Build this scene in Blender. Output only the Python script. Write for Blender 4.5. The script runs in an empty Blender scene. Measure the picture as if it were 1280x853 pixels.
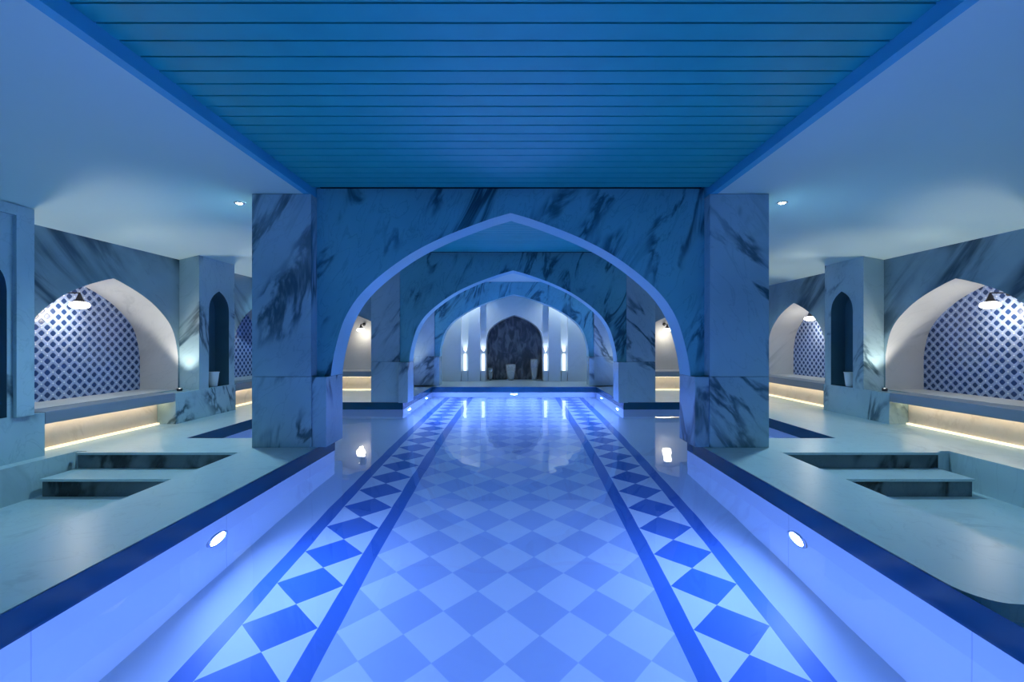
import bpy, bmesh, math, random
from mathutils import Vector, Matrix
random.seed(7)
S = bpy.context.scene
C = S.collection
PI = math.pi

# ---------------------------------------------------------------- camera, world, exposure
F = 570.0
cd = bpy.data.cameras.new('camera'); cam = bpy.data.objects.new('camera', cd); C.objects.link(cam)
cd.sensor_width = 36.0; cd.lens = 36.0 * F / 1280.0
cd.shift_x = -6.0 / 1280.0; cd.shift_y = 1.5 / 1280.0
cd.clip_start = 0.02
cam.location = (0.06, 0.0, 1.0); cam.rotation_euler = (PI / 2, 0, 0)
S.camera = cam
S.view_settings.view_transform = 'Standard'; S.view_settings.look = 'None'
S.view_settings.gamma = 1.0; S.view_settings.use_curve_mapping = False
S.view_settings.exposure = 0.0
W = bpy.data.worlds.new('world'); S.world = W; W.use_nodes = True
W.node_tree.nodes['Background'].inputs[0].default_value = (0.02, 0.06, 0.12, 1)
W.node_tree.nodes['Background'].inputs[1].default_value = 0.2
S.cycles.use_denoising = True
S.cycles.max_bounces = 14; S.cycles.diffuse_bounces = 6; S.cycles.glossy_bounces = 5
S.cycles.transmission_bounces = 10
S.cycles.sample_clamp_indirect = 6.0
S.cycles.caustics_reflective = False; S.cycles.caustics_refractive = True

# light levels (tuned here)
POOL_COL = (0.19, 0.325, 1.0); POOL_STR = 610.0
POOL_FAR = 2.2
DOWN_COL = (0.42, 0.76, 1.0); DOWN_W = 75.0
UP_COL = (1.0, 0.96, 0.88); UP_W = 34.0
LAMP_COL = (1.0, 0.90, 0.72); LAMP_W = 8.5
LED_COL = (1.0, 0.80, 0.50); LED_STR = 14.0
FAR_W = 14.0

# ---------------------------------------------------------------- helpers
def link(o):
    C.objects.link(o); return o

def thing(name, label, cat, loc=(0, 0, 0), group=None, kind=None):
    o = link(bpy.data.objects.new(name, None)); o.location = loc; o.empty_display_size = 0.1
    o['label'] = label; o['category'] = cat
    if group: o['group'] = group
    if kind: o['kind'] = kind
    return o

def tag(o, label, cat, group=None, kind=None):
    o['label'] = label; o['category'] = cat
    if group: o['group'] = group
    if kind: o['kind'] = kind
    return o

def root_of(o):
    v = Vector((0, 0, 0))
    while o is not None:
        v = v + o.location; o = o.parent
    return v

def obj(name, bm, mats, parent=None, origin=None, smooth=None):
    """bm is in world coordinates; it is moved to the parent's base (or to origin)."""
    me = bpy.data.meshes.new(name)
    bmesh.ops.recalc_face_normals(bm, faces=bm.faces[:]) if smooth != 'keep' else None
    base = root_of(parent) if parent else Vector(origin or (0, 0, 0))
    off = base if origin is None or parent is None else Vector(origin)
    for v in bm.verts: v.co -= off
    bm.to_mesh(me); bm.free()
    o = link(bpy.data.objects.new(name, me))
    if parent:
        o.parent = parent; o.location = off - base
    else:
        o.location = off
    for m in (mats if isinstance(mats, (list, tuple)) else [mats]): me.materials.append(m)
    if smooth is True:
        for p in me.polygons: p.use_smooth = True
    return o

def struct(name, bm, mats, parent=None, label=None, cat=None, smooth=None):
    o = obj(name, bm, mats, parent, smooth=smooth)
    o['kind'] = 'structure'
    if label: o['label'] = label
    if cat: o['category'] = cat
    return o

def box(bm, x0, x1, y0, y1, z0, z1, bev=0.0, mi=0):
    xs, ys, zs = sorted((x0, x1)), sorted((y0, y1)), sorted((z0, z1))
    v = [bm.verts.new((x, y, z)) for x in xs for y in ys for z in zs]
    q = [(0, 1, 3, 2), (4, 6, 7, 5), (0, 4, 5, 1), (2, 3, 7, 6), (0, 2, 6, 4), (1, 5, 7, 3)]
    fs = [bm.faces.new([v[i] for i in f]) for f in q]
    for f in fs: f.material_index = mi
    if bev > 0:
        es = list({e for f in fs for e in f.edges})
        bmesh.ops.bevel(bm, geom=es, offset=bev, segments=2, profile=0.7, affect='EDGES')
    return fs

def BX(*a, **k):
    bm = bmesh.new(); box(bm, *a, **k); return bm

def quad(bm, pts, mi=0, smooth=False):
    f = bm.faces.new([bm.verts.new(p) for p in pts]); f.material_index = mi; f.smooth = smooth; return f

def lathe(bm, prof, cx, cy, cz, n=28, axis='z', mi=0):
    rings = []
    for r, h in prof:
        ring = []
        for k in range(n):
            a = 2 * PI * k / n
            ring.append(bm.verts.new((cx + r * math.cos(a), cy + r * math.sin(a), cz + h)))
        rings.append(ring)
    for a, b in zip(rings, rings[1:]):
        for k in range(n):
            f = bm.faces.new((a[k], a[(k + 1) % n], b[(k + 1) % n], b[k])); f.smooth = True; f.material_index = mi
    return rings

def cap(bm, ring, mi=0):
    f = bm.faces.new(ring); f.material_index = mi

def prism(bm, pts, z0, z1, mi=0):
    a = [bm.verts.new((p[0], p[1], z0)) for p in pts]; b = [bm.verts.new((p[0], p[1], z1)) for p in pts]
    n = len(pts)
    fs = [bm.faces.new(a[::-1]), bm.faces.new(b)]
    for i in range(n): fs.append(bm.faces.new((a[i], a[(i + 1) % n], b[(i + 1) % n], b[i])))
    for f in fs: f.material_index = mi
    return fs

# persian four-centred arch, measured: half span u 0..1, rise v 0..1
ARC = [(0, 1), (.142, .952), (.387, .846), (.598, .72), (.803, .539), (.912, .376), (.969, .194), (1, 0)]
def arc_half(n=26):
    P = [Vector(p) for p in ARC]; P = [2 * P[0] - P[1]] + P + [P[-1] + Vector((0.0, -0.2))]
    out = []
    per = 5
    for i in range(1, len(P) - 2):
        p0, p1, p2, p3 = P[i - 1:i + 3]
        for k in range(per):
            t = k / per
            out.append(0.5 * ((2 * p1) + (p2 - p0) * t + (2 * p0 - 5 * p1 + 4 * p2 - p3) * t * t + (3 * p1 - p0 - 3 * p2 + p3) * t ** 3))
    out.append(P[-2])
    return [(min(1.0, max(0.0, p.x)), p.y) for p in out]
ARCH = arc_half()

def arch_profile(uc, hw, zbase, zspring, zapex):
    right = [(uc + hw * u, zspring + (zapex - zspring) * v) for u, v in ARCH]
    left = [(2 * uc - u, z) for u, z in right[::-1]][:-1]
    pts = left + right
    if zspring > zbase + 1e-4:
        pts = [(uc - hw, zbase)] + pts + [(uc + hw, zbase)]
    return pts

def arch_face(bm, mp, prof, u0, u1, ztop, w, mi=0, zbase=None):
    """the wall face around an arch opening, at depth w; ztop is a function of u."""
    zb = prof[0][1] if zbase is None else zbase
    def strip(ua, za, ub, zb_):
        if abs(ub - ua) > 1e-5:
            quad(bm, [mp(ua, za, w), mp(ub, zb_, w), mp(ub, ztop(ub), w), mp(ua, ztop(ua), w)], mi)
    if prof[0][0] - u0 > 1e-4: strip(u0, zb, prof[0][0], zb)
    for (ua, za), (ub, zb2) in zip(prof, prof[1:]): strip(ua, za, ub, zb2)
    if u1 - prof[-1][0] > 1e-4: strip(prof[-1][0], zb, u1, zb)

def arch_soffit(bm, mp, prof, w0, w1, mi=0, uc=None):
    ia = max(range(len(prof)), key=lambda i: prof[i][1])
    for part in (prof[:ia + 1], prof[ia:]):
        A = [bm.verts.new(mp(u, z, w0)) for u, z in part]; B = [bm.verts.new(mp(u, z, w1)) for u, z in part]
        for i in range(len(part) - 1):
            f = bm.faces.new((A[i], A[i + 1], B[i + 1], B[i])); f.material_index = mi; f.smooth = True

def arch_fill(bm, mp, prof, w, mi=0):
    f = bm.faces.new([bm.verts.new(mp(u, z, w)) for u, z in prof]); f.material_index = mi; return f

# ---------------------------------------------------------------- materials
def mat(name):
    m = bpy.data.materials.new(name); m.use_nodes = True
    nt = m.node_tree; b = nt.nodes['Principled BSDF']
    return m, nt, b

def N(nt, t, **kw):
    n = nt.nodes.new(t)
    for k, v in kw.items():
        if k.startswith('i_'):
            n.inputs[k[2:].replace('_', ' ')].default_value = v
        else: setattr(n, k, v)
    return n

def M(nt, op, a, b=None, c=None):
    n = nt.nodes.new('ShaderNodeMath'); n.operation = op
    for i, x in enumerate((a, b, c)):
        if x is None: continue
        if isinstance(x, (int, float)): n.inputs[i].default_value = x
        else: nt.links.new(x, n.inputs[i])
    return n.outputs[0]

def mixc(nt, fac, a, b):
    n = nt.nodes.new('ShaderNodeMix'); n.data_type = 'RGBA'
    if isinstance(fac, (int, float)): n.inputs[0].default_value = fac
    else: nt.links.new(fac, n.inputs[0])
    for x, i in ((a, 6), (b, 7)):
        if isinstance(x, (tuple, list)): n.inputs[i].default_value = (*x[:3], 1)
        else: nt.links.new(x, n.inputs[i])
    return n.outputs[2]

def ramp(nt, x, lo, hi):
    n = nt.nodes.new('ShaderNodeMapRange'); n.interpolation_type = 'SMOOTHSTEP'
    nt.links.new(x, n.inputs[0]); n.inputs[1].default_value = lo; n.inputs[2].default_value = hi
    return n.outputs[0]

def marble(name, base, vein, rough=0.22, scale=1.0, rot=(0.5, 0.7, 0.3), amount=0.8, width=0.05, cloud=0.25, fine=0.12, mk=0.48, spec=0.4, stretch=0.45):
    m, nt, b = mat(name); L = nt.links.new
    tc = N(nt, 'ShaderNodeTexCoord'); oi = N(nt, 'ShaderNodeObjectInfo')
    off = N(nt, 'ShaderNodeVectorMath', operation='SCALE'); off.inputs[0].default_value = (9.1, 5.7, 7.3)
    L(oi.outputs['Random'], off.inputs[3])
    add = N(nt, 'ShaderNodeVectorMath', operation='ADD'); L(tc.outputs['Object'], add.inputs[0]); L(off.outputs[0], add.inputs[1])
    mp = N(nt, 'ShaderNodeMapping', vector_type='TEXTURE'); mp.inputs['Rotation'].default_value = rot
    mp.inputs['Scale'].default_value = (1 / (1.6 * scale), 1 / (1.6 * scale), 1 / (stretch * scale)); L(add.outputs[0], mp.inputs[0])
    n1 = N(nt, 'ShaderNodeTexNoise'); n1.inputs['Scale'].default_value = 0.9; n1.inputs['Detail'].default_value = 6
    n1.inputs['Roughness'].default_value = 0.55; n1.inputs['Distortion'].default_value = 0.9; L(mp.outputs[0], n1.inputs[0])
    v1 = M(nt, 'ABSOLUTE', M(nt, 'SUBTRACT', n1.outputs[0], 0.5))
    big = ramp(nt, v1, width, 0.0)
    msk = N(nt, 'ShaderNodeTexNoise'); msk.inputs['Scale'].default_value = 1.3; msk.inputs['Detail'].default_value = 3
    L(mp.outputs[0], msk.inputs[0])
    mk = ramp(nt, msk.outputs[0], mk, mk + 0.16)
    big = M(nt, 'MULTIPLY', big, mk)
    n2 = N(nt, 'ShaderNodeTexNoise'); n2.inputs['Scale'].default_value = 2.6; n2.inputs['Detail'].default_value = 8
    n2.inputs['Distortion'].default_value = 1.4; L(mp.outputs[0], n2.inputs[0])
    v2 = ramp(nt, M(nt, 'ABSOLUTE', M(nt, 'SUBTRACT', n2.outputs[0], 0.5)), 0.022, 0.0)
    v2 = M(nt, 'MULTIPLY', v2, fine)
    n3 = N(nt, 'ShaderNodeTexNoise'); n3.inputs['Scale'].default_value = 1.1; n3.inputs['Detail'].default_value = 5; L(add.outputs[0], n3.inputs[0])
    cl = M(nt, 'MULTIPLY', ramp(nt, n3.outputs[0], 0.35, 0.75), cloud)
    fac = M(nt, 'MAXIMUM', M(nt, 'MULTIPLY', big, amount), v2)
    fac = M(nt, 'MINIMUM', M(nt, 'ADD', fac, cl), 1.0)
    L(mixc(nt, fac, base, vein), b.inputs['Base Color'])
    b.inputs['Roughness'].default_value = rough; b.inputs['Specular IOR Level'].default_value = spec
    return m

def plain(name, col, rough=0.5, metal=0.0, nscale=0.0, var=0.1):
    m, nt, b = mat(name)
    if nscale:
        tc = N(nt, 'ShaderNodeTexCoord'); n = N(nt, 'ShaderNodeTexNoise'); n.inputs['Scale'].default_value = nscale
        n.inputs['Detail'].default_value = 6; nt.links.new(tc.outputs['Object'], n.inputs[0])
        lo = tuple(c * (1 - var) for c in col); hi = tuple(min(1, c * (1 + var)) for c in col)
        nt.links.new(mixc(nt, n.outputs[0], lo, hi), b.inputs['Base Color'])
    else: b.inputs['Base Color'].default_value = (*col, 1)
    b.inputs['Roughness'].default_value = rough; b.inputs['Metallic'].default_value = metal
    return m

def glow(name, col, strength):
    m, nt, b = mat(name)
    b.inputs['Base Color'].default_value = (*[min(1, c) for c in col], 1)
    b.inputs['Emission Color'].default_value = (*col, 1); b.inputs['Emission Strength'].default_value = strength
    return m

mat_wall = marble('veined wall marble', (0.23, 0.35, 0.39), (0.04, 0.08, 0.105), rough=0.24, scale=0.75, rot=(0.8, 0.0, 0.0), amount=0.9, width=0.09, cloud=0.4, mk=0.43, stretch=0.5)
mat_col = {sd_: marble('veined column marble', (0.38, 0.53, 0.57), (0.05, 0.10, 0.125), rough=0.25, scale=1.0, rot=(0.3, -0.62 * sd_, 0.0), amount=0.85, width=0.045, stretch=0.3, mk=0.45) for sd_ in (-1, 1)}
mat_arch = marble('veined arch marble', (0.15, 0.46, 0.50), (0.015, 0.08, 0.11), rough=0.28, scale=1.5, rot=(0.2, 0.42, 0.0), amount=0.85, width=0.06, fine=0.2, mk=0.43)  # low red puts the teal cast of the light into the marble colour
mat_soffit = marble('pale arch lining marble', (0.62, 0.68, 0.72), (0.40, 0.46, 0.50), rough=0.35, scale=0.8, amount=0.25, cloud=0.1, fine=0.1)
mat_archsoffit = marble('arch lining marble with teal light cast', (0.24, 0.54, 0.60), (0.15, 0.38, 0.43), rough=0.35, scale=0.8, amount=0.25, cloud=0.1, fine=0.1)  # bluer lining: the teal light on the arches is put into its colour
mat_floor = marble('polished floor marble', (0.47, 0.59, 0.60), (0.29, 0.39, 0.41), rough=0.30, spec=0.25, scale=0.9, rot=(0.1, 0.2, 0.8), amount=0.5, width=0.04, cloud=0.2, fine=0.25)
mat_riser = marble('dark step riser marble', (0.115, 0.16, 0.175), (0.006, 0.012, 0.016), rough=0.2, scale=1.6, rot=(0, 0.3, 0), amount=0.95, width=0.12, mk=0.40, stretch=0.9, cloud=0.5)
mat_niche = marble('grey alcove plaster marble', (0.55, 0.55, 0.54), (0.28, 0.29, 0.30), rough=0.45, scale=0.9, amount=0.5, cloud=0.3)
mat_beige = marble('sand limestone base', (0.66, 0.62, 0.55), (0.42, 0.37, 0.30), rough=0.5, scale=2.2, amount=0.3, cloud=0.25)
mat_bench = plain('grey bench stone', (0.20, 0.23, 0.27), 0.35, nscale=4.0)
mat_plaster = plain('smooth ceiling plaster with teal light cast', (0.56, 0.72, 0.68), 0.7, nscale=0.8, var=0.03)  # teal light cast on the side ceilings is mixed into the plaster colour
mat_fascia = plain('ceiling edge with blue light cast', (0.06, 0.42, 0.60), 0.6, nscale=3, var=0.04)  # blue of the surrounding light is put into the edge colour
mat_slat = plain('ceiling boards with teal light cast', (0.015, 0.35, 0.35), 0.45, nscale=6.0, var=0.12)  # teal stands for the light on the boards, put into their colour
mat_void = plain('dark ceiling void', (0.005, 0.012, 0.02), 0.9)
mat_band = plain('dark blue waterline tile', (0.004, 0.065, 0.12), 0.2, nscale=5, var=0.15)
mat_poolwall = plain('white pool wall tile', (0.74, 0.80, 0.86), 0.35, nscale=1.5, var=0.04)
nt = mat_poolwall.node_tree; b = nt.nodes['Principled BSDF']
src = b.inputs['Base Color'].links[0].from_socket
tc = N(nt, 'ShaderNodeTexCoord'); sp = N(nt, 'ShaderNodeSeparateXYZ'); nt.links.new(tc.outputs['Object'], sp.inputs[0])
sy = M(nt, 'ABSOLUTE', M(nt, 'SUBTRACT', M(nt, 'FRACT', M(nt, 'ADD', M(nt, 'DIVIDE', M(nt, 'SUBTRACT', sp.outputs['Y'], 1.78), 1.2), 20.5)), 0.5))
nt.links.new(mixc(nt, M(nt, 'MULTIPLY', M(nt, 'LESS_THAN', sy, 0.0025), 0.45), src, (0.3, 0.36, 0.45)), b.inputs['Base Color'])
mat_shelf = plain('dark slate shelf', (0.04, 0.12, 0.20), 0.3, nscale=3)
mat_nichedark = plain('dark smoked niche lining', (0.06, 0.13, 0.17), 0.25, nscale=2.5, var=0.3)
mat_metal = plain('brushed steel', (0.55, 0.56, 0.58), 0.3, 1.0)
mat_darkmetal = plain('dark bronze metal', (0.06, 0.06, 0.07), 0.4, 0.8)
mat_ceramic = plain('glazed white ceramic', (0.75, 0.78, 0.80), 0.2)
mat_dl = glow('downlight lens', (0.9, 0.97, 1.0), 30.0)
mat_lampglow = glow('lit opal glass', (1.0, 0.97, 0.92), 7.0)
mat_led = glow('warm led strip', LED_COL, LED_STR)
mat_ledline = glow('warm light line', (1.0, 0.86, 0.62), 1.0)
mat_bar = glow('white light bar', (0.85, 0.95, 1.0), 1.6)
mat_upglow = glow('uplight lens', (1.0, 0.98, 0.95), 10.0)
mat_poollamp = glow('underwater lamp lens', POOL_COL, POOL_STR)
mat_poollamp2 = glow('far underwater lamp lens', POOL_COL, POOL_STR * POOL_FAR)

# rough dark stone of the far niche
mat_darkstone, nt, b = mat('rough dark slate')
tc = N(nt, 'ShaderNodeTexCoord'); mp = N(nt, 'ShaderNodeMapping'); mp.inputs['Scale'].default_value = (5, 5, 2.0)
nt.links.new(tc.outputs['Object'], mp.inputs[0])
n1 = N(nt, 'ShaderNodeTexNoise'); n1.inputs['Scale'].default_value = 1.6; n1.inputs['Detail'].default_value = 8; n1.inputs['Distortion'].default_value = 1.2
nt.links.new(mp.outputs[0], n1.inputs[0])
nt.links.new(mixc(nt, ramp(nt, n1.outputs[0], 0.4, 0.68), (0.05, 0.055, 0.055), (0.20, 0.20, 0.19)), b.inputs['Base Color'])
bp = N(nt, 'ShaderNodeBump'); bp.inputs['Strength'].default_value = 0.6; bp.inputs['Distance'].default_value = 0.02
nt.links.new(n1.outputs[0], bp.inputs['Height']); nt.links.new(bp.outputs[0], b.inputs['Normal'])
b.inputs['Roughness'].default_value = 0.5

# woven diamond tile
mat_tile, nt, b = mat('blue and white diamond tile')
tc = N(nt, 'ShaderNodeTexCoord'); sp = N(nt, 'ShaderNodeSeparateXYZ'); nt.links.new(tc.outputs['Object'], sp.inputs[0])
hu = M(nt, 'ADD', sp.outputs['X'], sp.outputs['Y']); P_ = 0.118
a_ = M(nt, 'DIVIDE', M(nt, 'ADD', hu, sp.outputs['Z']), P_); b_ = M(nt, 'DIVIDE', M(nt, 'SUBTRACT', hu, sp.outputs['Z']), P_)
fa = M(nt, 'ABSOLUTE', M(nt, 'SUBTRACT', M(nt, 'FRACT', M(nt, 'ADD', a_, 100.0)), 0.5))
fb = M(nt, 'ABSOLUTE', M(nt, 'SUBTRACT', M(nt, 'FRACT', M(nt, 'ADD', b_, 100.0)), 0.5))
mm = M(nt, 'POWER', M(nt, 'ADD', M(nt, 'POWER', fa, 4.0), M(nt, 'POWER', fb, 4.0)), 0.25)
edge = ramp(nt, mm, 0.28, 0.33)
knot = ramp(nt, M(nt, 'MINIMUM', fa, fb), 0.36, 0.44)
rib = mixc(nt, knot, (0.30, 0.38, 0.58), (0.62, 0.68, 0.78))
nz = N(nt, 'ShaderNodeTexNoise'); nz.inputs['Scale'].default_value = 7.0; nt.links.new(tc.outputs['Object'], nz.inputs[0])
drk = mixc(nt, nz.outputs[0], (0.012, 0.03, 0.10), (0.03, 0.07, 0.20))
nt.links.new(mixc(nt, edge, drk, rib), b.inputs['Base Color'])
hgt = M(nt, 'ADD', M(nt, 'MULTIPLY', ramp(nt, mm, 0.26, 0.40), 0.6), M(nt, 'MULTIPLY', knot, 0.4))
bp = N(nt, 'ShaderNodeBump'); bp.inputs['Strength'].default_value = 0.7; bp.inputs['Distance'].default_value = 0.012
nt.links.new(hgt, bp.inputs['Height']); nt.links.new(bp.outputs[0], b.inputs['Normal'])
b.inputs['Roughness'].default_value = 0.22

# pool floor mosaic: checker of diamonds between two bordered chains
mat_mosaic, nt, b = mat('pool floor diamond mosaic')
tc = N(nt, 'ShaderNodeTexCoord'); sp = N(nt, 'ShaderNodeSeparateXYZ'); nt.links.new(tc.outputs['Object'], sp.inputs[0])
D_ = 0.366; Y0_ = 2.27
ax = M(nt, 'ABSOLUTE', sp.outputs['X'])
yy = M(nt, 'SUBTRACT', sp.outputs['Y'], Y0_ + D_ / 2)
p1 = M(nt, 'ADD', M(nt, 'DIVIDE', M(nt, 'ADD', sp.outputs['X'], yy), D_), 200.5)
p2 = M(nt, 'ADD', M(nt, 'DIVIDE', M(nt, 'SUBTRACT', sp.outputs['X'], yy), D_), 200.5)
par = M(nt, 'MODULO', M(nt, 'ADD', M(nt, 'FLOOR', p1), M(nt, 'FLOOR', p2)), 2.0)
def edist(p): return M(nt, 'ABSOLUTE', M(nt, 'SUBTRACT', M(nt, 'FRACT', p), 0.5))
gr = ramp(nt, M(nt, 'MAXIMUM', edist(p1), edist(p2)), 0.488, 0.497)
LIGHT = (0.78, 0.84, 0.90); MID = (0.50, 0.60, 0.80); DARK = (0.055, 0.17, 0.50)
chk = mixc(nt, par, LIGHT, MID)
chk = mixc(nt, M(nt, 'MULTIPLY', gr, 0.35), chk, MID)
# border chain
bx = M(nt, 'DIVIDE', M(nt, 'ABSOLUTE', M(nt, 'SUBTRACT', ax, 1.225)), 0.205)
by = M(nt, 'DIVIDE', M(nt, 'ABSOLUTE', M(nt, 'SUBTRACT', M(nt, 'FRACT', M(nt, 'ADD', M(nt, 'DIVIDE', M(nt, 'SUBTRACT', sp.outputs['Y'], 2.29), D_), 50.0)), 0.5)), 0.5)
dia = M(nt, 'LESS_THAN', M(nt, 'ADD', bx, by), 1.0)
brd = mixc(nt, dia, LIGHT, DARK)
inb = M(nt, 'GREATER_THAN', ax, 0.965)
col = mixc(nt, inb, chk, brd)
l1 = M(nt, 'LESS_THAN', M(nt, 'ABSOLUTE', M(nt, 'SUBTRACT', ax, 0.965)), 0.055)
l2 = M(nt, 'LESS_THAN', M(nt, 'ABSOLUTE', M(nt, 'SUBTRACT', ax, 1.485)), 0.055)
lines = M(nt, 'MAXIMUM', l1, l2)
out = M(nt, 'GREATER_THAN', ax, 1.485)
col = mixc(nt, out, col, (0.72, 0.79, 0.86))
col = mixc(nt, lines, col, DARK)
nt.links.new(col, b.inputs['Base Color']); b.inputs['Roughness'].default_value = 0.4

# water
mat_water, nt, b = mat('clear pool water')
b.inputs['Base Color'].default_value = (0.80, 0.95, 1.0, 1)
b.inputs['Transmission Weight'].default_value = 1.0; b.inputs['IOR'].default_value = 1.333; b.inputs['Roughness'].default_value = 0.0
tc = N(nt, 'ShaderNodeTexCoord'); nz = N(nt, 'ShaderNodeTexNoise'); nz.inputs['Scale'].default_value = 2.2; nz.inputs['Detail'].default_value = 1
nt.links.new(tc.outputs['Object'], nz.inputs[0])
bp = N(nt, 'ShaderNodeBump'); bp.inputs['Strength'].default_value = 0.22; bp.inputs['Distance'].default_value = 0.02
nt.links.new(nz.outputs[0], bp.inputs['Height']); nt.links.new(bp.outputs[0], b.inputs['Normal'])

# clear glass
mat_glass, nt, b = mat('frosted clear glass')
b.inputs['Base Color'].default_value = (0.95, 0.98, 0.98, 1); b.inputs['Roughness'].default_value = 0.12
b.inputs['Transmission Weight'].default_value = 0.75; b.inputs['IOR'].default_value = 1.45

# ---------------------------------------------------------------- dimensions
XW = {-1: 4.36, 1: 4.87}      # side wall plane
XP = {-1: 4.10, 1: 4.60}      # pier front plane
XE = {-1: 3.98, 1: 4.03}      # raised walkway edge
PX, CX, AX = 1.84, 2.46, 3.39 # pool edge, coping outer edge, arm end
YA0, YA1, YE = 4.75, 7.60, 10.20
YB, YF, YEND = -3.0, 11.75, 9.60
WL = -0.12
SIDE = {-1: 'left', 1: 'right'}

def zc(x, s):
    """side ceiling height: flat by the pool, curving down to the wall"""
    a = abs(x); t = max(0.0, (a - 2.6) / (XW[s] - 2.6))
    return 2.41 - 0.33 * t ** 1.25

# ---------------------------------------------------------------- floors
bm = bmesh.new()
for s in (-1, 1):
    w = s * (XW[s] + 0.02)
    box(bm, s * CX, s * XE[s], YB, 4.16, -0.40, -0.30)
struct('floor', bm, mat_floor)
for s in (-1, 1):
    bm = bmesh.new(); w = s * (XW[s] + 0.02)
    box(bm, s * CX, s * (XE[s] - 0.10), 4.16, YA0, -0.40, 0)
    box(bm, s * (XE[s] - 0.10), s * XE[s], 4.19, YA0, -0.40, 0)
    box(bm, s * XE[s], w, YB, YA0, -0.40, 0)
    box(bm, s * AX, w, YA0, YA1, -0.40, 0)
    box(bm, s * PX, w, YA1, YEND + .9, -0.40, 0)
    struct('floor', bm, mat_floor)
struct('floor', BX(-2.5, 2.5, YE, YF + .7, -0.40, 0), mat_floor)
bm = bmesh.new()
for s in (-1, 1): box(bm, s * PX, s * 2.5, YEND + .9, YE, -0.40, 0) if YE > YEND + .9 else None
bm.free()

# ---------------------------------------------------------------- ceilings
bm = bmesh.new()
y = YB; pitch = 0.125
ph = (2.0 - 0.0) % pitch
yk = YB + ((2.0 - YB) % pitch)
k = 0
while yk + k * pitch < YA0 + 3.0:
    a = yk + k * pitch; b2 = a + pitch - 0.013; k += 1
    if b2 > 7.6: break
    if a < 4.75 and b2 > 4.45: continue
    box(bm, -1.90, 1.90, a, b2, 2.484, 2.504, mi=0)
box(bm, -1.98, 1.98, YB, 7.65, 2.54, 2.56, mi=1)
struct('ceiling', bm, [mat_slat, mat_void])
for s in (-1, 1):
    bm = bmesh.new(); n = 24
    xs = [1.90 + (XW[s] + .03 - 1.90) * i / n for i in range(n + 1)]
    ys = [YB, 0, 2, 4, 6, 8, YEND + .05]
    V = [[bm.verts.new((s * x, yy_, zc(x, s))) for x in xs] for yy_ in ys]
    for i in range(len(ys) - 1):
        for j in range(n):
            f = bm.faces.new((V[i][j], V[i + 1][j], V[i + 1][j + 1], V[i][j + 1])); f.smooth = True
    struct('ceiling', bm, mat_plaster, smooth='keep')
    struct('trim_%d' % (1 if s < 0 else 2), BX(s * 1.90, s * 1.96, YB, YEND, 2.405, 2.54), mat_fascia)
struct('ceiling', BX(-2.45, 2.45, 7.92, YF + .7, 2.40, 2.44), mat_plaster)

# ---------------------------------------------------------------- walls
struct('wall_front', BX(-4.9, 5.0, YB - .1, YB, -1.1, 2.6), mat_wall)

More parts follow.
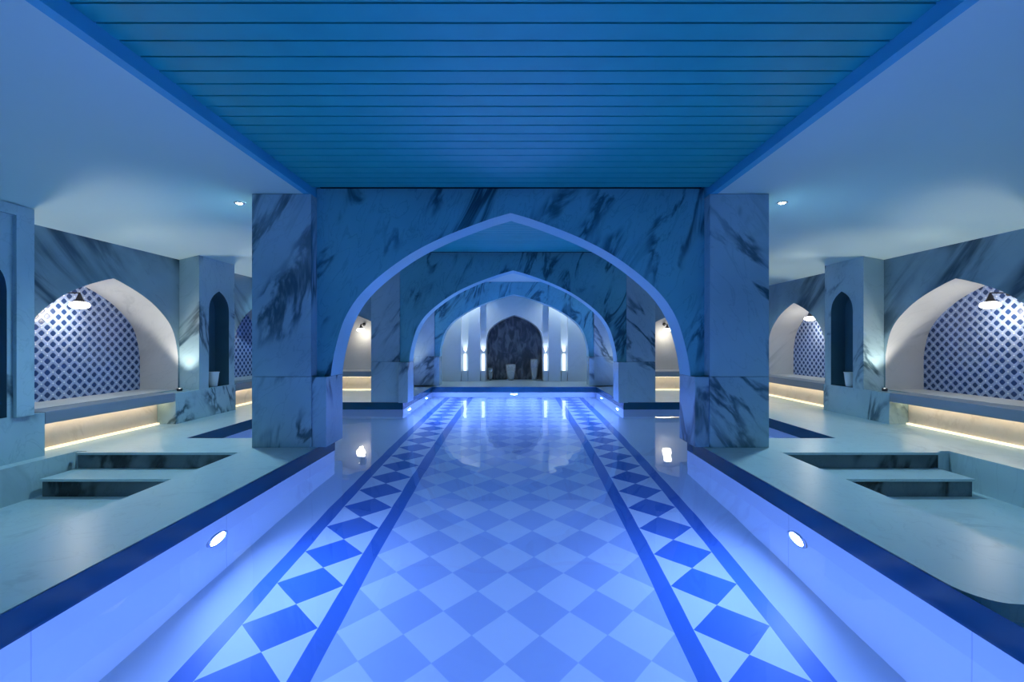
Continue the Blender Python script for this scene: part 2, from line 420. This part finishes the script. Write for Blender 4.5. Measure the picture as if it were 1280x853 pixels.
N1 = dict(uc=5.0, hw=0.95, zs=0.80, za=1.70)
N2 = dict(uc=7.92, hw=0.83, zs=0.80, za=1.68)
ND = 0.50; ZS = 0.385
for s in (-1, 1):
    x0 = XW[s]
    mp = lambda u, z, w, s=s, x0=x0: (s * (x0 + w), u, z)
    top = lambda u, s=s: zc(XW[s], s) + 0.02
    bm = bmesh.new()
    quad(bm, [mp(YB, 0, 0), mp(3.6, 0, 0), mp(3.6, top(0), 0), mp(YB, top(0), 0)], 0)
    quad(bm, [mp(3.6, 0, 0), mp(YEND, 0, 0), mp(YEND, ZS, 0), mp(3.6, ZS, 0)], 0)
    p1 = arch_profile(N1['uc'], N1['hw'], ZS, N1['zs'], N1['za'])
    p2 = arch_profile(N2['uc'], N2['hw'], ZS, N2['zs'], N2['za'])
    arch_face(bm, mp, p1, 3.6, 6.35, top, 0, 0)
    arch_face(bm, mp, p2, 6.35, YEND, top, 0, 0)
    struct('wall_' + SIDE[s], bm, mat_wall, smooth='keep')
    for q, p in enumerate((p1, p2)):
        sd = SIDE[s]; n_ = ('nearer' if q == 0 else 'farther')
        t = thing('arched_alcove', 'pointed arched alcove with diamond tile back in the %s wall, the %s one' % (sd, n_), 'alcove', (s * (x0 + ND / 2), (N1, N2)[q]['uc'], ZS), 'tiled side alcoves')
        bm = bmesh.new(); arch_soffit(bm, mp, p, 0.001, ND)
        quad(bm, [mp(p[0][0], ZS, 0.001), mp(p[-1][0], ZS, 0.001), mp(p[-1][0], ZS, ND), mp(p[0][0], ZS, ND)])
        obj('lining', bm, mat_niche, t, smooth='keep')
        bm = bmesh.new()
        f = arch_fill(bm, mp, p, ND - .001)
        r = bmesh.ops.extrude_face_region(bm, geom=[f])
        for v in [g for g in r['geom'] if isinstance(g, bmesh.types.BMVert)]: v.co.x += s * 0.03
        obj('tiled_panel', bm, mat_tile, t)['label'] = 'blue and white diamond tile panel'
    # end wall of the aisle, with an arched alcove
    mpe = lambda u, z, w: (u, YEND + w, z)
    tp = lambda u, s=s: zc(u, s) + .02
    uc = s * 3.50; pe = arch_profile(uc, 0.92, ZS, 0.85, 1.62)
    bm = bmesh.new(); ua, ub = sorted((s * 2.45, s * (XW[s] + .02)))
    arch_face(bm, mpe, pe, ua, ub, tp, 0, 0); arch_soffit(bm, mpe, pe, 0, 0.6, 1); arch_fill(bm, mpe, pe, 0.6, 1)
    quad(bm, [mpe(ua, 0, 0), mpe(ub, 0, 0), mpe(ub, ZS, 0), mpe(ua, ZS, 0)], 0)
    quad(bm, [mpe(pe[0][0], ZS, 0), mpe(pe[-1][0], ZS, 0), mpe(pe[-1][0], ZS, .6), mpe(pe[0][0], ZS, .6)], 1)
    struct('wall_%s_end' % SIDE[s], bm, [mat_wall, mat_niche], smooth='keep')
    struct('wall_%s_inner' % SIDE[s], BX(s * 2.40, s * 2.45, YEND, YF + .1, 0, 2.5), mat_soffit)

# back wall with a pointed niche and shallow pilasters
mpb = lambda u, z, w: (u, YF + w, z)
pb = arch_profile(0, 0.73, 0, 1.02, 1.70)
bm = bmesh.new()
arch_face(bm, mpb, pb, -2.42, 2.42, lambda u: 2.42, 0, 0)
arch_soffit(bm, mpb, pb, 0, 0.5, 1)
struct('wall_back', bm, [mat_soffit, mat_soffit], smooth='keep')
bm = bmesh.new(); f = arch_fill(bm, mpb, pb, 0.5)
r = bmesh.ops.extrude_face_region(bm, geom=[f])
for v in [g for g in r['geom'] if isinstance(g, bmesh.types.BMVert)]: v.co.y += .03
tag(obj('slate_backdrop', bm, mat_darkstone, origin=(0, YF + .5, 0)), 'rough dark slate panel at the back of the far central niche', 'backdrop')
for s in (-1, 1):
    for a, b2, lab in ((0.87, 1.18, 'narrow pale marble pilaster on the %s of the far dark niche'), (1.36, 2.36, 'broad pale marble wall slab at the far %s corner')):
        o = obj('pilaster', BX(s * a, s * b2, YF - .14, YF - .002, 0, 2.40, bev=.006), mat_soffit, origin=(s * (a + b2) / 2, YF - .07, 0))
        tag(o, lab % SIDE[s], 'pilaster', group='far wall pilasters')

# ---------------------------------------------------------------- pool
pool = thing('swimming_pool', 'long marble swimming pool with diamond mosaic floor and side arms', 'pool', (0, 0, 0))
per = [(-PX, YB), (PX, YB), (PX, YA0), (AX, YA0), (AX, YA1), (PX, YA1), (PX, YE), (-PX, YE), (-PX, YA1), (-AX, YA1), (-AX, YA0), (-PX, YA0)]
bm = bmesh.new(); f = bm.faces.new([bm.verts.new((x, y_, -1.0)) for x, y_ in per])
r = bmesh.ops.extrude_face_region(bm, geom=[f])
for v in [g for g in r['geom'] if isinstance(g, bmesh.types.BMVert)]: v.co.z -= .1
obj('pool_floor', bm, mat_mosaic, pool)
def ring(z0, z1, t, m, name, inset=0.0):
    bm = bmesh.new(); n = len(per)
    for i in range(n):
        (xa, ya), (xb, yb) = per[i], per[(i + 1) % n]
        d = Vector((xb - xa, yb - ya)).normalized(); nrm = Vector((d.y, -d.x))   # outward (perimeter runs counter-clockwise)
        quad(bm, [(xa - nrm.x * inset, ya - nrm.y * inset, z0), (xb - nrm.x * inset, yb - nrm.y * inset, z0), (xb - nrm.x * inset, yb - nrm.y * inset, z1), (xa - nrm.x * inset, ya - nrm.y * inset, z1)])
    return obj(name, bm, m, pool)
ring(-1.0, WL, 0, mat_poolwall, 'pool_wall', 0.003)
ring(WL - 0.02, -0.002, 0, mat_band, 'waterline_band', 0.006)
# coping slabs along the lane
o = obj('coping', BX(-CX, -PX, YB, YA0, -0.40, 0), mat_floor, pool)
pts = [(CX, YA0), (PX, YA0), (PX, 1.95)]
for k in range(9):
    t = k / 8 * PI / 2
    pts.append((PX + 0.13 * (1 - math.cos(t)) * 1.0, 1.90 - 0.16 * math.sin(t)))
pts += [(2.15, 1.715), (CX, 1.70)]
bm = bmesh.new(); prism(bm, pts, -0.40, 0); obj('coping', bm, mat_floor, pool)
o = obj('coping_shelf', BX(PX, CX, YB, 1.95, -0.40, -0.07), mat_shelf, pool)
# water
bm = bmesh.new(); bm.faces.new([bm.verts.new((x * .9995, y_, WL)) for x, y_ in per])
o = obj('pool_water', bm, mat_water, None, smooth='keep')
tag(o, 'clear still blue water filling the long pool', 'water', kind='stuff')

# underwater lamps
def pool_lamp(x, y_, z, nx, ny, label, m):
    t = thing('underwater_light', label, 'pool light', (x, y_, z), 'underwater pool lights')
    rot = Vector((0, 0, 1)).rotation_difference(Vector((nx, ny, 0))).to_matrix().to_4x4()
    T = Matrix.Translation((x, y_, z)) @ rot
    bm = bmesh.new(); lathe(bm, [(0.078, 0.0), (0.098, 0.0), (0.096, 0.010), (0.080, 0.016), (0.076, 0.010), (0.076, 0.002)], 0, 0, 0); bm.transform(T)
    obj('bezel', bm, mat_metal, t)
    bm = bmesh.new(); rs = lathe(bm, [(0.076, 0.004), (0.06, 0.010), (0.03, 0.013), (0.002, 0.014)], 0, 0, 0); cap(bm, rs[-1]); bm.transform(T)
    obj('lens', bm, m, t)
for s in (-1, 1):
    pool_lamp(s * (PX - .005), 2.88, -0.46, -s, 0, 'round bright underwater light on the %s pool wall before the column' % SIDE[s], mat_poollamp)
    pool_lamp(s * (PX - .005), 1.35, -0.46, -s, 0, 'added round underwater light on the %s pool wall just outside the picture' % SIDE[s], mat_poollamp)  # unseen lamp added to brighten the near pool walls
    pool_lamp(s * (PX - .008), 8.0, -0.46, -s, 0, 'round underwater light on the %s pool wall just behind the second arch' % SIDE[s], mat_poollamp2)
    pool_lamp(s * (PX - .008), 9.5, -0.46, -s, 0, 'round underwater light on the %s pool wall closest to the far end' % SIDE[s], mat_poollamp)
    for yb in (-0.15, -1.65):  # unseen lamps added to spread light evenly over the near pool floor
        pool_lamp(s * (PX - .005), yb, -0.46, -s, 0, 'added round underwater light on the %s pool wall %s the viewer' % (SIDE[s], 'beside' if yb > -1 else 'well behind'), mat_poollamp)
pool_lamp(0.0, YE - .005, -0.46, 0, -1, 'round underwater light at the far end of the pool', mat_poollamp2)

# ---------------------------------------------------------------- arches and columns
def cross_arch(name, label, y0, y1, hw, zs, za, half, ztop):
    t = thing(name, label, 'arch', (0, y0, 0), 'marble arches over the pool')
    mp = lambda u, z, w: (u, y0 + w, z)
    zj = 0.67
    prof = [p for p in arch_profile(0, hw, zj, zs, za)]
    bm = bmesh.new(); d = y1 - y0
    arch_face(bm, mp, prof, -half, half, lambda u: ztop, 0, 0)
    arch_face(bm, mp, prof, -half, half, lambda u: ztop, d, 0)
    obj('spandrel', bm, mat_arch, t, smooth='keep')
    bm = bmesh.new(); arch_soffit(bm, mp, prof, 0, d)
    obj('soffit', bm, mat_archsoffit, t, smooth='keep')
    for s in (-1, 1):
        obj('jamb', BX(s * hw, s * half, y0 - .11, y1, 0, zj - .002, bev=.004), mat_col[s], t)
    return t
cross_arch('pool_arch', 'nearest broad pointed marble arch spanning the pool', 4.45, 4.75, 1.755, 0.67, 2.262, 1.89, 2.50)
cross_arch('pool_arch', 'second pointed marble arch, seen through the nearest one', 7.62, 7.92, 1.735, 0.72, 2.20, 1.89, 2.50)
cross_arch('pool_arch', 'third pointed marble arch in front of the far niche', 10.55, 10.85, 1.72, 0.80, 2.11, 1.838, 2.397)

def column(s, y0, y1, xa, xb, ztop, label):
    t = thing('marble_column', label, 'column', (s * (xa + xb) / 2, (y0 + y1) / 2, 0), 'square marble columns', 'thing')
    obj('lower_block', BX(s * xa, s * xb, y0, y1, 0, 0.672, bev=.004), mat_col[s], t)
    obj('upper_block', BX(s * xa, s * xb, y0, y1, 0.675, ztop, bev=.004), mat_col[s], t)
for s in (-1, 1):
    column(s, 4.32, 4.75, 1.89, CX - .01, 2.406, 'large square veined marble column at the %s edge of the nearest arch' % SIDE[s])
    column(s, 7.60, 7.95, 1.89, 2.37, 2.406, 'square marble column at the %s edge of the second arch' % SIDE[s])
    column(s, 10.53, 10.85, 1.842, 2.385, 2.397, 'square marble column at the %s edge of the third arch' % SIDE[s])

# ---------------------------------------------------------------- steps down to the lower floor
for s in (-1, 1):
    xo = {-1: 3.93, 1: 3.89}[s]; sd = SIDE[s]
    t = thing('marble_steps', 'two dark fronted marble steps beside the %s coping' % sd, 'steps', (s * (CX + xo) / 2, 4.0, -0.30), 'steps to the lower floor')
    for yf, zt_, zb_ in ((4.125, 0.001, -0.145), (3.815, -0.146, -0.30)):
        tread = obj('tread', BX(s * (CX + .002), s * (xo + .004), yf, 4.16, zt_ - .022, zt_, bev=.003), mat_floor, t)
        obj('riser', BX(s * (CX + .002), s * xo, yf + .02, yf + .035, zb_, zt_ - .022), mat_riser, tread)['label'] = 'dark veined marble riser'
    obj('step_body', BX(s * (CX + .002), s * xo, 3.85, 4.158, -0.30, -0.168), mat_floor, t)

# ---------------------------------------------------------------- piers with tall niches
def pier(s, y0, y1, yb0, yb1, label, framed=False):
    xf, xw = XP[s], XW[s]; yc = (y0 + y1) / 2 + .03
    t = thing('niche_pier', label, 'pier', (s * (xf + xw) / 2, (y0 + y1) / 2, 0), 'marble piers with tall niches')
    obj('plinth', BX(s * xf, s * (xw - .002), yb0, yb1, 0, 0.378, bev=.004), mat_col[s], t)
    mp = lambda u, z, w, s=s: (s * (xf + w), u, z)
    hw = 0.215; prof = arch_profile(yc, hw, 0.385, 1.42, 1.71)
    zt = zc(xf, s) - .002; zb = zc(xw, s) - .002; d = xw - xf - .003
    bm = bmesh.new()
    top = lambda u: zt
    arch_face(bm, mp, prof, y0, y1, top, 0, 0)
    for yy_ in (y0, y1):
        quad(bm, [mp(yy_, .378, 0), mp(yy_, .378, d), mp(yy_, zb, d), mp(yy_, zt, 0)], 0)
    quad(bm, [mp(y0, .378, 0), mp(y1, .378, 0), mp(y1, .385, 0), mp(y0, .385, 0)], 0)
    obj('shaft', bm, mat_col[s], t)
    if framed:
        bm = bmesh.new()
        box(bm, s * (xf - .03), s * (xf - .001), y1 - .135, y1 + .004, .378, zt - .002)
        box(bm, s * (xf - .03), s * (xf - .001), y0, y0 + .10, .378, zt - .002)
        box(bm, s * (xf - .03), s * (xf - .001), y0 + .10, y1 - .135, 2.05, zt - .002)
        obj('frame', bm, mat_col[s], t)
    bm = bmesh.new(); arch_soffit(bm, mp, prof, 0, 0.2); arch_fill(bm, mp, prof, .2)
    quad(bm, [mp(prof[0][0], .385, 0), mp(prof[-1][0], .385, 0), mp(prof[-1][0], .385, .2), mp(prof[0][0], .385, .2)])
    obj('niche_lining', bm, mat_nichedark, t, smooth='keep')
    return yc
for s in (-1, 1):
    sd = SIDE[s]
    pier(s, 3.05, 3.90, 3.05, 4.02, 'marble pier with dark tall niche at the near %s side' % sd, True)
    pier(s, 5.97, 6.72, 5.56, 6.75, 'marble pier with dark tall niche between the two %s alcoves' % sd)
    yc = {-1: 6.38, 1: 6.33}[s]; xc = s * (XP[s] + .085)
    t = thing('ceramic_cup', 'small white tapered vessel standing in the %s pier niche' % sd, 'cup', (xc, yc, 0.386), 'white vessels in the pier niches')
    bm = bmesh.new(); rs = lathe(bm, [(0.045, 0.0), (0.05, 0.006), (0.062, 0.10), (0.07, 0.185), (0.072, 0.19), (0.066, 0.19), (0.056, 0.10), (0.046, 0.02)], xc, yc, 0.386)
    cap(bm, rs[0]); cap(bm, rs[-1]); obj('body', bm, mat_ceramic, t)
    bm = bmesh.new(); lathe(bm, [(0.07, 0.186), (0.077, 0.19), (0.077, 0.198), (0.068, 0.198), (0.068, 0.188)], xc, yc, 0.386); obj('rim', bm, mat_ceramic, t)

# ---------------------------------------------------------------- benches with led strips
def bench(s, y0, y1, label, ledlabel):
    xf, xw = XP[s], XW[s]
    t = thing('stone_bench', label, 'bench', (s * (xf + xw) / 2, (y0 + y1) / 2, 0), 'stone benches with lit bases')
    obj('seat', BX(s * xf, s * (xw - .003), y0, y1, 0.275, 0.385, bev=.012), mat_bench, t)
    obj('base', BX(s * (xw - .04), s * (xw - .003), y0, y1, 0.0, 0.275), mat_beige, t)
    obj('added_under_seat_light', BX(s * (xf + .14), s * (xf + .155), y0 + .02, y1 - .02, 0.264, 0.2745), mat_led, t)  # unseen strip added to light the bench base evenly
    o = obj('led_strip', BX(s * (xw - .075), s * (xw - .042), y0 + .01, y1 - .01, 0.0, 0.02), mat_ledline, origin=(s * (xw - .06), (y0 + y1) / 2, 0))
    tag(o, ledlabel, 'led strip', 'warm led strips under the benches')
for s in (-1, 1):
    sd = SIDE[s]
    bench(s, 4.025, 5.555, 'grey stone bench under the nearer %s tiled alcove' % sd, 'warm light strip along the floor under the nearer %s bench' % sd)
    bench(s, 6.755, 9.0, 'grey stone bench under the farther %s alcove' % sd, 'warm light strip along the floor under the farther %s bench' % sd)
    # end bench across the aisle
    xa, xb = s * 2.47, s * (XP[s])
    t = thing('stone_bench', 'grey stone bench across the far end of the %s aisle' % sd, 'bench', (s * 3.5, YEND - .15, 0), 'stone benches with lit bases')
    obj('seat', BX(xa, s * (XW[s] - .01), YEND - .30, YEND - .003, 0.29, 0.40, bev=.012), mat_bench, t)
    obj('base', BX(xa, s * (XW[s] - .01), YEND - .06, YEND - .003, 0, 0.29), mat_beige, t)
    obj('added_under_seat_light', BX(xa, s * (XW[s] - .05), YEND - .18, YEND - .165, 0.281, 0.2895), mat_led, t)  # unseen strip added to light the end bench base
    o = obj('led_strip', BX(xa, s * (XW[s] - .06), YEND - .098, YEND - .064, 0, 0.02), mat_ledline, origin=(s * 3.5, YEND - .08, 0))
    tag(o, 'warm light strip under the bench at the far end of the %s aisle' % sd, 'led strip', 'warm led strips under the benches')

# ---------------------------------------------------------------- lamps
def light(name, kind, loc, col, watts, parent=None, **kw):
    ld = bpy.data.lights.new(name, kind); ld.color = col; ld.energy = watts
    for k, v in kw.items(): setattr(ld, k, v)
    o = link(bpy.data.objects.new(name, ld))
    if parent: o.parent = parent; o.location = Vector(loc) - root_of(parent)
    else: o.location = loc
    return o

def alcove_lamp(x, y_, z, dx, dy, label, watts=None):
    """hanging bell lamp held off the alcove wall; (dx,dy) points out of the wall"""
    t = thing('alcove_lamp', label, 'lamp', (x, y_, z), 'small glowing alcove lamps')
    cx, cy = x + dx * .21, y_ + dy * .21
    bm = bmesh.new()
    lathe(bm, [(0.035, -.004), (0.035, .004)], 0, 0, 0); bmesh.ops.holes_fill(bm, edges=bm.edges[:])
    bm.transform(Matrix.Translation((x + dx * .006, y_ + dy * .006, z + .12)) @ Vector((0, 0, 1)).rotation_difference(Vector((dx, dy, 0))).to_matrix().to_4x4())
    obj('wall_plate', bm, mat_darkmetal, t)
    bm = bmesh.new(); box(bm, min(x, cx) - .006, max(x, cx) + .006, min(y_, cy) - .006, max(y_, cy) + .006, z + .114, z + .126)
    obj('arm', bm, mat_darkmetal, t)
    bm = bmesh.new(); lathe(bm, [(0.004, .115), (0.012, .11), (0.028, .06), (0.045, .03), (0.05, .022)], cx, cy, z); obj('cap', bm, mat_darkmetal, t)
    bm = bmesh.new(); rs = lathe(bm, [(0.05, .024), (0.075, .012), (0.088, -.008), (0.08, -.03), (0.05, -.046), (0.01, -.052)], cx, cy, z); cap(bm, rs[-1]); obj('shade', bm, mat_lampglow, t)
    light('bulb', 'POINT', (cx, cy, z - .10), LAMP_COL, watts or LAMP_W, t, shadow_soft_size=.09)
for s in (-1, 1):
    sd = SIDE[s]
    alcove_lamp(s * (XW[s] + ND - .012), 4.90, 1.41, -s, 0, 'glowing white bell lamp high on the tiles of the nearer %s alcove' % sd)
    alcove_lamp(s * 3.35, YEND + .588, 1.28, 0, -1, 'glowing white lamp in the grey end alcove of the %s aisle' % sd, 4.5)
alcove_lamp(1 * (XW[1] + ND - .012), 7.92, 1.42, -1, 0, 'glowing white lamp on the tiles of the farther right alcove')

def downlight(s, x, y_, label, watts=DOWN_W):
    z = zc(x, s); X = s * x
    t = thing('ceiling_downlight', label, 'downlight', (X, y_, z), 'recessed ceiling downlights')
    bm = bmesh.new(); lathe(bm, [(0.034, .0), (0.052, .0), (0.052, -.006), (0.036, -.010), (0.034, -.004)], X, y_, z); obj('trim_ring', bm, mat_metal, t)
    bm = bmesh.new(); rs = lathe(bm, [(0.034, -.003), (0.018, -.014), (0.003, -.018)], X, y_, z); cap(bm, rs[-1]); obj('lens', bm, mat_dl, t)
    light('beam', 'SPOT', (X, y_, z - .03), DOWN_COL, watts, t, spot_size=2.3, spot_blend=0.7, shadow_soft_size=.03)
for s in (-1, 1):
    sd = SIDE[s]
    downlight(s, 2.72, 4.57, 'small bright recessed ceiling downlight just outside the %s column' % sd, DOWN_W * 1.7)
    downlight(s, 3.1, 1.5, 'added recessed ceiling downlight above the near lower floor on the %s' % sd)  # out of view, added to light the near floor and coping
    downlight(s, 3.1, -1.5, 'added recessed ceiling downlight behind the viewer on the %s' % sd)  # out of view, added as extra light from behind the camera
    downlight(s, 3.9, 8.0, 'added recessed ceiling downlight at the far end of the %s aisle' % sd, DOWN_W * .6)  # hidden lamp added for light in the far aisle

for s in (-1, 1):  # pair added behind the third arch to brighten the far chamber
    X = s * 1.25
    t = thing('ceiling_downlight', 'added hidden ceiling downlight over the far ledge on the %s' % SIDE[s], 'downlight', (X, 11.25, 2.40), 'recessed ceiling downlights')
    bm = bmesh.new(); lathe(bm, [(0.034, .0), (0.052, .0), (0.052, -.006), (0.036, -.010), (0.034, -.004)], X, 11.25, 2.40); obj('trim_ring', bm, mat_metal, t)
    bm = bmesh.new(); rs = lathe(bm, [(0.034, -.003), (0.018, -.014), (0.003, -.018)], X, 11.25, 2.40); cap(bm, rs[-1]); obj('lens', bm, mat_dl, t)
    light('beam', 'SPOT', (X, 11.25, 2.37), (0.85, 0.95, 1.0), 32.0, t, spot_size=2.6, spot_blend=0.6, shadow_soft_size=.03)

def uplight(x, y_, z, label, watts=UP_W, col=UP_COL):
    t = thing('uplight', label, 'uplight', (x, y_, z), 'small uplights')
    bm = bmesh.new(); rs = lathe(bm, [(0.03, 0), (0.03, .035), (0.026, .035), (0.026, .028)], x, y_, z, 16); cap(bm, rs[0]); obj('housing', bm, mat_darkmetal, t)
    bm = bmesh.new(); rs = lathe(bm, [(0.0262, .029), (0.0262, .032)], x, y_, z, 16); cap(bm, rs[0]); cap(bm, rs[-1]); obj('lens', bm, mat_upglow, t)
    o = light('beam', 'SPOT', (x, y_, z + .05), col, watts, t, spot_size=1.35, spot_blend=0.6, shadow_soft_size=.04); o.rotation_euler = (PI, 0, 0)
for s in (-1, 1):
    sd = SIDE[s]; xu = s * (XW[s] - .13)
    uplight(xu, 3.965, 0.379, 'small uplight on the plinth of the near %s pier' % sd)
    uplight(xu, 5.80, 0.379, 'small uplight on the near ledge of the middle %s pier' % sd)
    uplight(xu, 6.88, 0.386, 'small uplight on the bench behind the middle %s pier' % sd)
    uplight(s * 2.30, 10.2, 0.0, 'small floor uplight beside the third arch on the %s' % sd, UP_W * .8)
    uplight(s * 2.25, 11.2, 0.0, 'small floor uplight behind the third arch on the %s' % sd, UP_W * .6)

def slot_light(s, a, b2, label):
    x = s * (a + b2) / 2; y_ = YF - .07
    t = thing('wall_uplight', label, 'uplight', (x, y_, 0), 'uplights of the far wall')
    w = (b2 - a) / 2 - .012
    obj('housing', BX(x - w, x + w, y_ - .05, y_ + .06, 0, .27, bev=.004), mat_soffit, t)
    obj('lens', BX(x - .032, x + .032, y_ + .02, y_ + .06, .271, .70, bev=.008), mat_bar, t)
    o = light('beam', 'SPOT', (x, y_ + .04, .715), (0.85, 0.95, 1.0), FAR_W, t, spot_size=1.0, spot_blend=.9, shadow_soft_size=.02); o.rotation_euler = (PI, 0, 0)
for s in (-1, 1):
    slot_light(s, 0.735, 0.87, 'narrow white uplight block just %s of the far dark niche' % SIDE[s])
    slot_light(s, 1.18, 1.36, 'narrow white uplight block %s of the far slim pilaster' % SIDE[s])

# ---------------------------------------------------------------- glass urns in the far niche
def urn(x, h, r, label):
    y_ = YF + .22
    t = thing('glass_vase', label, 'vase', (x, y_, 0), 'glass vases in the far niche')
    bm = bmesh.new()
    prof = [(r * .45, 0), (r * .55, .01), (r * .75, h * .3), (r * .97, h * .7), (r, h * .9), (r * .95, h), (r * .88, h), (r * .92, h * .9), (r * .88, h * .7), (r * .66, h * .3), (r * .4, .02)]
    rs = lathe(bm, prof, x, y_, 0.001); cap(bm, rs[0]); cap(bm, rs[-1]); obj('body', bm, mat_glass, t)
    bm = bmesh.new(); rs = lathe(bm, [(r * .38, .025), (r * .62, h * .3), (r * .8, h * .56), (r * .3, h * .6), (.004, h * .61)], x, y_, 0.001); cap(bm, rs[0]); cap(bm, rs[-1]); obj('white_filling', bm, mat_ceramic, t)
urn(-0.63, 0.33, 0.065, 'smallest glass vase at the left jamb of the far niche')
urn(-0.10, 0.42, 0.135, 'wide tapered glass vase in the middle of the far niche')
urn(0.52, 0.56, 0.105, 'tallest glass vase at the right of the far niche')
